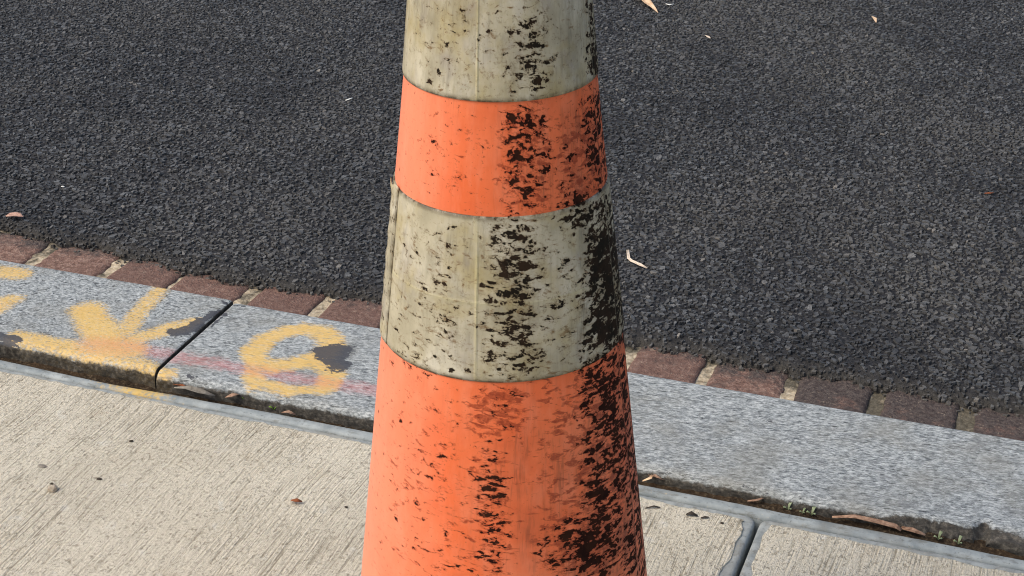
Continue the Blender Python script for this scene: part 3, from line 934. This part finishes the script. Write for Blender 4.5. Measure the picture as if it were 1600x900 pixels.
def wear(o, P, th, z):
    px, py = proj(P)
    # which points face the camera: only those read the traced wear, the far side gets a general wear
    ct = math.atan2(CAM[1] - BASE[1], CAM[0] - BASE[0])
    facing = np.clip((np.cos(th - ct) + 0.05) / 0.12, 0, 1)
    j = fbm(th * 30, z * 240, 2, 140) * 5
    px = px + j
    D = np.zeros(len(px)); B = np.zeros(len(px)); G = np.zeros(len(px))
    for (a, b, c, d, s, st) in ZONES:
        D = np.maximum(D, st * box(px, py, a, b, c, d, s))
    for (x, y, rx, ry, rot, st) in SPOTS:
        D = np.maximum(D, (0.42 + 0.42 * st) * gauss(px, py, x, y, rx * 0.95, ry * 0.95, rot))
    for (a, b, c, d, s, st) in BROWN:
        B = np.maximum(B, st * box(px, py, a, b, c, d, s))
    for (a, b, c, d, s, st) in SMEAR:
        G = np.maximum(G, st * box(px, py, a, b, c, d, s))
    gen = 0.45 + 0.3 * fbm(th * 2, z * 6, 3, 145)
    fattr(o, 'scuff', D * (0.88 + 0.3 * fbm(th * 9, z * 60, 3, 146)) * facing + gen * (1 - facing) + 0.08)
    fattr(o, 'brown', B * facing + 0.4 * (1 - facing) + 0.05)
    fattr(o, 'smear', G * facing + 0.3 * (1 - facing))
    vattr(o, 'surf', np.stack([th * 0.1, z, np.zeros(len(th))], -1))
    # mask for the light on the left side, painted into the orange
    fattr(o, 'lit_side', np.clip((np.cos(th - math.radians(205)) - 0.45) / 0.55, 0, 1))
    fattr(o, 'line', np.clip(1.2 - np.abs(px - j - 744 + (py < 200) * -2 + (py > 300) * 15 * 0) / 2.2, 0, 1) * facing
          + np.clip(1.2 - np.abs(z - RINGZ) / 0.0011, 0, 1) if RINGZ else np.zeros(len(px)))


RINGZ = None


def lathe(name, zr, nth, mat, zoff=0.0):
    """zr: list of (z, radius) from bottom to top"""
    zr = np.array(zr)
    th = np.linspace(0, 2 * math.pi, nth, endpoint=False)
    TH, Zz = np.meshgrid(th, zr[:, 0], indexing='ij')
    _, R = np.meshgrid(th, zr[:, 1], indexing='ij')
    L = np.stack([R * np.cos(TH), R * np.sin(TH), Zz], -1).reshape(-1, 3) @ LEANM.T
    o = fast_mesh(name, L, grid_quads(nth, len(zr), True), mat, cone)
    return o, L + BASE, TH.ravel(), Zz.ravel()


zs = np.arange(0.030, 0.900, 0.0021)
prof = [(0.0295, 0.156), (0.0315, 0.147), (0.036, 0.1405)] + [(z, rad_at(z)) for z in zs[4:]]
prof += [(0.9005, 0.0375), (0.903, 0.035), (0.9025, 0.032), (0.895, 0.0315), (0.70, 0.055), (0.30, 0.098), (0.05, 0.128)]
body, P, th, zz = lathe('body', prof, 330, M_ORANGE)
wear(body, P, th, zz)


def collar(z0, z1, ringz, seam_px):
    global RINGZ
    RINGZ = ringz
    zs = np.linspace(z0, z1, int((z1 - z0) / 0.0018))
    t = 0.0011
    pr = [(z0 - 0.0002, rad_at(z0) - 0.0004), (z0, rad_at(z0) + t * 0.8)] + [(z, rad_at(z) + t) for z in zs[1:-1]] + [(z1, rad_at(z1) + t * 0.8), (z1 + 0.0003, rad_at(z1) - 0.0004)]
    o, P, th, zz = lathe('reflective_collar', pr, 330, M_COLLAR)
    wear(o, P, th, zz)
    fattr(o, 'edge', np.clip(1 - np.minimum(zz - z0, z1 - zz) / 0.004, 0, 1))
    RINGZ = None
    return o


lower = collar(0.4079, 0.5302, 0.4665, 620)
upper = collar(0.6107, 0.7630, 0.684, 0)
lower['label'] = 'lower white band, black scuffs heavy on its right'
upper['label'] = 'upper white band with scattered brown scuffs'

# overlap of the sheeting on the left of the lower band, its top corner lifted
def flap(th0, th1, z0, z1, lift, name='overlap_seam'):
    n, m = 8, 40
    V = []
    for i in range(n):
        for jz in range(m):
            u, v = i / (n - 1), jz / (m - 1)
            t = th0 + (th1 - th0) * u
            z = z0 + (z1 - z0) * v + 0.002 * math.sin(6 * u + 3) * (v > 0.95)
            r = float(rad_at(z)) + 0.0016 + 0.0004 * math.sin(math.pi * u) + lift * max(0, v - 0.86) / 0.14 * (1 - u) + 0.0004 * math.sin(40 * v)
            V.append((r * math.cos(t), r * math.sin(t), z))
    L = np.array(V) @ LEANM.T
    o = fast_mesh(name, L, grid_quads(n, m), M_COLLAR, lower)
    md = o.modifiers.new('thickness', 'SOLIDIFY'); md.thickness = 0.0008; md.offset = -1
    P = L + BASE
    tt = np.repeat(np.linspace(th0, th1, n), m); zz = np.tile(np.linspace(z0, z1, m), n)
    fattr(o, 'scuff', np.full(n * m, 0.36)); fattr(o, 'brown', np.full(n * m, 0.35)); fattr(o, 'smear', np.full(n * m, 0.2))
    e = np.clip(np.abs(np.linspace(-1, 1, n)) * 1.4 - 0.6, 0, 1)
    fattr(o, 'edge', np.repeat(e, m)); fattr(o, 'line', np.zeros(n * m)); fattr(o, 'lit_side', np.zeros(n * m))
    vattr(o, 'surf', np.stack([tt * 0.1, zz, np.zeros(n * m)], -1))


ct = math.atan2(CAM[1] - BASE[1], CAM[0] - BASE[0])
flap(ct - math.radians(84), ct - math.radians(68), 0.4085, 0.5308, 0.0015)

# square rubber base, corners rounded, top edge chamfered
def base_ring(h, rr, z):
    pts = []
    for q in range(4):
        a0 = q * math.pi / 2
        for k in range(7):
            a = a0 + k / 6 * math.pi / 2
            sx, sy = (1 if math.cos(a0 + math.pi / 4) > 0 else -1), (1 if math.sin(a0 + math.pi / 4) > 0 else -1)
            pts.append((sx * (h - rr) + rr * math.cos(a), sy * (h - rr) + rr * math.sin(a), z))
    return pts


rings = [base_ring(0.172, 0.03, 0.0), base_ring(0.176, 0.03, 0.004), base_ring(0.176, 0.03, 0.020), base_ring(0.170, 0.03, 0.0285), base_ring(0.11, 0.05, 0.0290)]
nb = 28
V = np.array([p for r in rings for p in r]) @ np.array(Matrix.Rotation(YAW, 3, 'Z')).T
F_ = [(a * nb + b, a * nb + (b + 1) % nb, (a + 1) * nb + (b + 1) % nb, (a + 1) * nb + b) for a in range(len(rings) - 1) for b in range(nb)]
F_.append(tuple(range(nb - 1, -1, -1)))
bo = mesh_obj('base', V, F_, M_RUBBER, cone)
bo['label'] = 'black rubber base'


# ------------------------------------------------------------------ litter
def blade(pts, widths, z_up=0.0, camber=0.2):
    """a thin leaf or blade along 3D points with half widths; returns verts, faces"""
    V, Fc = [], []
    n = len(pts)
    for i, p in enumerate(pts):
        a, b = np.array(pts[max(0, i - 1)]), np.array(pts[min(n - 1, i + 1)])
        t = b - a
        s = np.cross(t, (0, 0, 1.0)); s /= max(np.linalg.norm(s), 1e-9)
        p = np.array(p)
        for k in (-1, -0.5, 0, 0.5, 1):
            V.append(p + s * widths[i] * k + np.array((0, 0, camber * widths[i] * k * k)))
    for i in range(n - 1):
        for k in range(4):
            a = i * 5 + k
            Fc.append((a, a + 1, a + 6, a + 5))
    return V, Fc


def litter(name, pts, widths, mat, label, cat, camber=0.25, thick=0.0005, group=None):
    """pts: world points; object origin at the first"""
    o0 = np.array(pts[0], float)
    V, Fc = blade([np.array(p, float) - o0 for p in pts], widths, camber=camber)
    o = mesh_obj(name, V, Fc, mat, smooth=True)
    o.location = o0
    md = o.modifiers.new('thickness', 'SOLIDIFY'); md.thickness = thick; md.offset = 0
    tag(o, label, cat, group)
    return o


def pix(lst, z):
    return [tuple(on(x, y, zz if isinstance(zz, float) else z)) for (x, y, zz) in [(q + (None,))[:3] if len(q) == 2 else q for q in lst]]


def road_pix(lst, up=0.0025):
    return [tuple(on(x, y, AZ + up + (q[0] if q else 0.0))) for (x, y, *q) in lst]


def lump(name, c, size, mat, label, cat, seed=0, group=None):
    """an irregular crumb: a subdivided icosahedron pushed about"""
    import bmesh
    bm = bmesh.new()
    bmesh.ops.create_icosphere(bm, subdivisions=2, radius=1)
    for v in bm.verts:
        d = 1 + 0.35 * mnoise.noise(v.co * 1.6 + Vector((seed * 3.1, 0, 0))) + 0.15 * mnoise.noise(v.co * 4 + Vector((0, seed * 2.3, 0)))
        v.co = Vector((v.co.x * d * size[0], v.co.y * d * size[1], v.co.z * d * size[2]))
    me = bpy.data.meshes.new(name); bm.to_mesh(me); bm.free()
    me.materials.append(mat)
    o = bpy.data.objects.new(name, me); COL.objects.link(o)
    o.location = (c[0], c[1], c[2] + size[2] * 0.75)
    tag(o, label, cat, group)
    return o


litter('dry_leaf', road_pix([(985, -22), (1000, -6, .003), (1012, 6, .003), (1021, 13, .001), (1028, 20)]), [0.002, 0.0095, 0.0085, 0.0045, 0.0008], M_LEAF, 'tan dry leaf on the asphalt at the top edge of the picture', 'leaf', camber=0.5)
litter('straw', road_pix([(981, 391), (982.5, 404, .001), (987, 408, .001), (1000, 414), (1011, 419)]), [0.0018, 0.0022, 0.0024, 0.0028, 0.001], M_STRAW, 'pale bent straw lying on asphalt right of the cone', 'straw', camber=0.4, thick=0.0012)
litter('dry_leaf', road_pix([(9, 338), (15, 337), (22, 336.5, .0005), (29, 337), (36, 339)]), [0.001, 0.006, 0.0075, 0.006, 0.001], M_PINK, 'small pinkish dry leaf on asphalt near the brick gutter', 'leaf', camber=0.3)
litter('paper_flake', road_pix([(1040, 6), (1046, 8), (1053, 6)]), [0.0015, 0.0035, 0.001], M_WHITE, 'tiny white flake beside the tan leaf on the asphalt', 'flake')
litter('leaf_scrap', road_pix([(1362, 25), (1367, 29, .002), (1369, 35)]), [0.001, 0.004, 0.001], M_LEAF, 'tan leaf scrap alone on the asphalt at upper right', 'leaf scrap')
litter('leaf_scrap', road_pix([(1102, 55), (1107, 58, .001), (1110, 60)]), [0.001, 0.003, 0.001], M_STRAW, 'tiny pale scrap on asphalt below the tan leaf', 'leaf scrap')
litter('leaf_scrap', road_pix([(1538, 302), (1546, 302, .001), (1553, 301)]), [0.001, 0.0022, 0.001], M_RUST, 'brown stalk scrap on asphalt by the right edge', 'leaf scrap')
litter('paper_flake', road_pix([(540, 157), (546, 155), (551, 153)]), [0.001, 0.002, 0.001], M_WHITE, 'tiny pale flake on the asphalt left of the cone', 'flake')
litter('paper_flake', road_pix([(96, 291), (98, 292), (101, 292)]), [0.001, 0.002, 0.001], M_WHITE, 'white speck on the asphalt above the pinkish leaf', 'flake')

# litter in the open joint and on the pavement
litter('bark_strip', [on(1300, 808, 0.003), on(1335, 808, 0.006), on(1370, 816, 0.006), on(1400, 824, 0.004), on(1408, 829, 0.002)], [0.001, 0.0028, 0.0034, 0.0035, 0.002], M_BARK, 'long curled bark strip in the joint, right of the slab corner', 'bark', camber=0.5, thick=0.0014)
litter('bark_strip', [on(1408, 825, 0.002), on(1425, 829, 0.004), on(1446, 836, 0.003)], [0.002, 0.0034, 0.001], M_BARK, 'short broken bark piece at the end of the long bark strip', 'bark', camber=0.4, thick=0.0014)
litter('dry_leaf', [on(272, 606, 0.004), on(292, 607, 0.006), on(312, 613, 0.006), on(336, 619, 0.003)], [0.001, 0.004, 0.005, 0.001], M_GREY, 'grey curled leaf in the joint below the gap between kerb stones', 'leaf', camber=0.5)
litter('dry_leaf', [on(352, 621, 0.003), on(362, 619, 0.007), on(374, 616, 0.006)], [0.001, 0.004, 0.001], M_BARK, 'brown leaf scrap in the joint left of the green grass shoot', 'leaf', camber=0.4)
litter('dry_leaf', [on(270, 600, 0.003), on(285, 602, 0.006), on(300, 606, 0.003)], [0.001, 0.0025, 0.001], M_RUST, 'thin brown leaf against the kerb joint', 'leaf', camber=0.4)
litter('dry_leaf', [on(1006, 740, 0.002), on(1022, 744, 0.006), on(1038, 750, 0.003)], [0.001, 0.0022, 0.001], M_BARK, 'thin curled tan leaf in the joint just right of the cone', 'leaf', camber=0.6)
litter('dry_leaf', [on(1004, 752, 0.002), on(1016, 748, 0.006), on(1020, 742, 0.005)], [0.001, 0.002, 0.001], M_LEAF, 'pale curled stalk touching the cone edge in the joint', 'leaf', camber=0.6)
litter('dry_leaf', [on(1168, 783, 0.002), on(1182, 782, 0.005), on(1200, 776, 0.004)], [0.001, 0.0016, 0.0008], M_BARK, 'thin brown stalk in the joint above the pavement slab corner', 'leaf', camber=0.4)
litter('dry_leaf', [on(440, 645, 0.001), on(450, 644, 0.004), on(462, 648, 0.001)], [0.001, 0.003, 0.001], M_BARK, 'tan scrap on the joint right of the green grass shoot', 'leaf', camber=0.4)


def seedling(loc, leaves, mat, label, group=None):
    root = empty('seedling', tuple(loc), label, 'seedling', group)
    for (az, ln, h, wd) in leaves:
        d = np.array((math.cos(az), math.sin(az), 0))
        pts = [np.zeros(3), d * ln * 0.35 + np.array((0, 0, h * 0.7)), d * ln * 0.75 + np.array((0, 0, h)), d * ln + np.array((0, 0, h * 0.85))]
        V, Fc = blade(pts, [0.0006, wd * 0.8, wd, 0.0003])
        o = mesh_obj('leaf', V, Fc, mat, root, smooth=True)
        md = o.modifiers.new('thickness', 'SOLIDIFY'); md.thickness = 0.0004


seedling(on(376, 624, -0.003), [(0.6, 0.011, 0.013, 0.0010), (2.4, 0.006, 0.010, 0.0009), (-0.6, 0.008, 0.006, 0.0009)], M_GREEN, 'bright green grass shoot growing in the joint left of the cone')
seedling(on(428, 640, -0.003), [(0.6, 0.006, 0.005, 0.0010), (3.4, 0.006, 0.004, 0.0010)], M_GREEN, 'tiny green sprout in the joint between grass shoot and cone')
for (x, y, s, lab) in ((1066, 757, 1.0, 'pale green seedling in the joint, nearest the cone on its right'), (1080, 759, 1.25, 'second pale green seedling right of the cone, beside a smaller one'),
                       (1231, 797, 0.9, 'pale seedling in the joint just right of the slab corner'), (1254, 802, 0.6, 'smallest seedling, between two others right of the slab corner'), (1268, 805, 1.0, 'pale seedling just left of the long bark strip'),
                       (1466, 843, 0.9, 'low seedling in the joint right of the broken bark piece'), (1497, 850, 0.9, 'pale leaf pair in the joint left of the kerb notch')):
    seedling(on(x, y, -0.001), [(0.9 + 0.4 * s, 0.008 * s, 0.008 * s, 0.0019 * s), (3.5, 0.006 * s, 0.005 * s, 0.0017 * s), (-0.5, 0.005 * s, 0.004 * s, 0.0015 * s)], M_PALE, lab, 'seedlings along the kerb joint')

lump('concrete_crumb', on(82, 766), (0.0062, 0.0052, 0.0035), M_CRUMB, 'pale crumb of concrete on the pavement at lower left', 'crumb', 1)
lump('grit', on(81, 757), (0.0022, 0.0018, 0.0012), M_DARK, 'dark speck just behind the pale concrete crumb', 'grit', 2)
lump('grit', on(155, 749), (0.0036, 0.0022, 0.0010), M_DARK, 'dark flat speck on pavement right of the concrete crumb', 'grit', 3)
lump('grit', on(66, 729), (0.0055, 0.0035, 0.0010), M_GREY, 'greyish flat scrap on pavement behind the concrete crumb', 'grit', 4)
lump('grit', on(205, 690), (0.0025, 0.0022, 0.0009), M_DARK, 'small dark speck alone on the upper left pavement', 'grit', 5)
litter('dead_insect', pix([(455, 782, 0.002), (463, 783, 0.004), (472, 784, 0.002)], 0.002), [0.001, 0.0032, 0.001], M_RUST, 'rust brown shrivelled scrap on the pavement left of the cone', 'scrap', camber=0.5)
litter('leaf_scrap', pix([(1072, 804, 0.001), (1080, 802, 0.003), (1090, 806, 0.001)], 0.002), [0.001, 0.003, 0.001], M_DARK, 'dark scrap on the pavement between cone and slab joint', 'leaf scrap')
litter('leaf_scrap', pix([(1095, 809, 0.001), (1102, 808, 0.002), (1108, 808, 0.001)], 0.002), [0.0005, 0.0015, 0.0005], M_DARK, 'thin dark sliver right of the dark scrap by the slab joint', 'leaf scrap')
litter('leaf_scrap', pix([(1008, 794, 0.001), (1022, 791, 0.002), (1032, 793, 0.001)], 0.002), [0.0005, 0.0012, 0.0005], M_DARK, 'thin dark sliver on the pavement touching the cone edge', 'leaf scrap')
lump('grit', on(1128, 818), (0.002, 0.0016, 0.0009), M_DARK, 'black speck on pavement nearest the slab joint', 'grit', 6)
lump('grit', on(541, 793), (0.002, 0.0016, 0.0008), M_DARK, 'dark speck on pavement close to the cone at left', 'grit', 7)
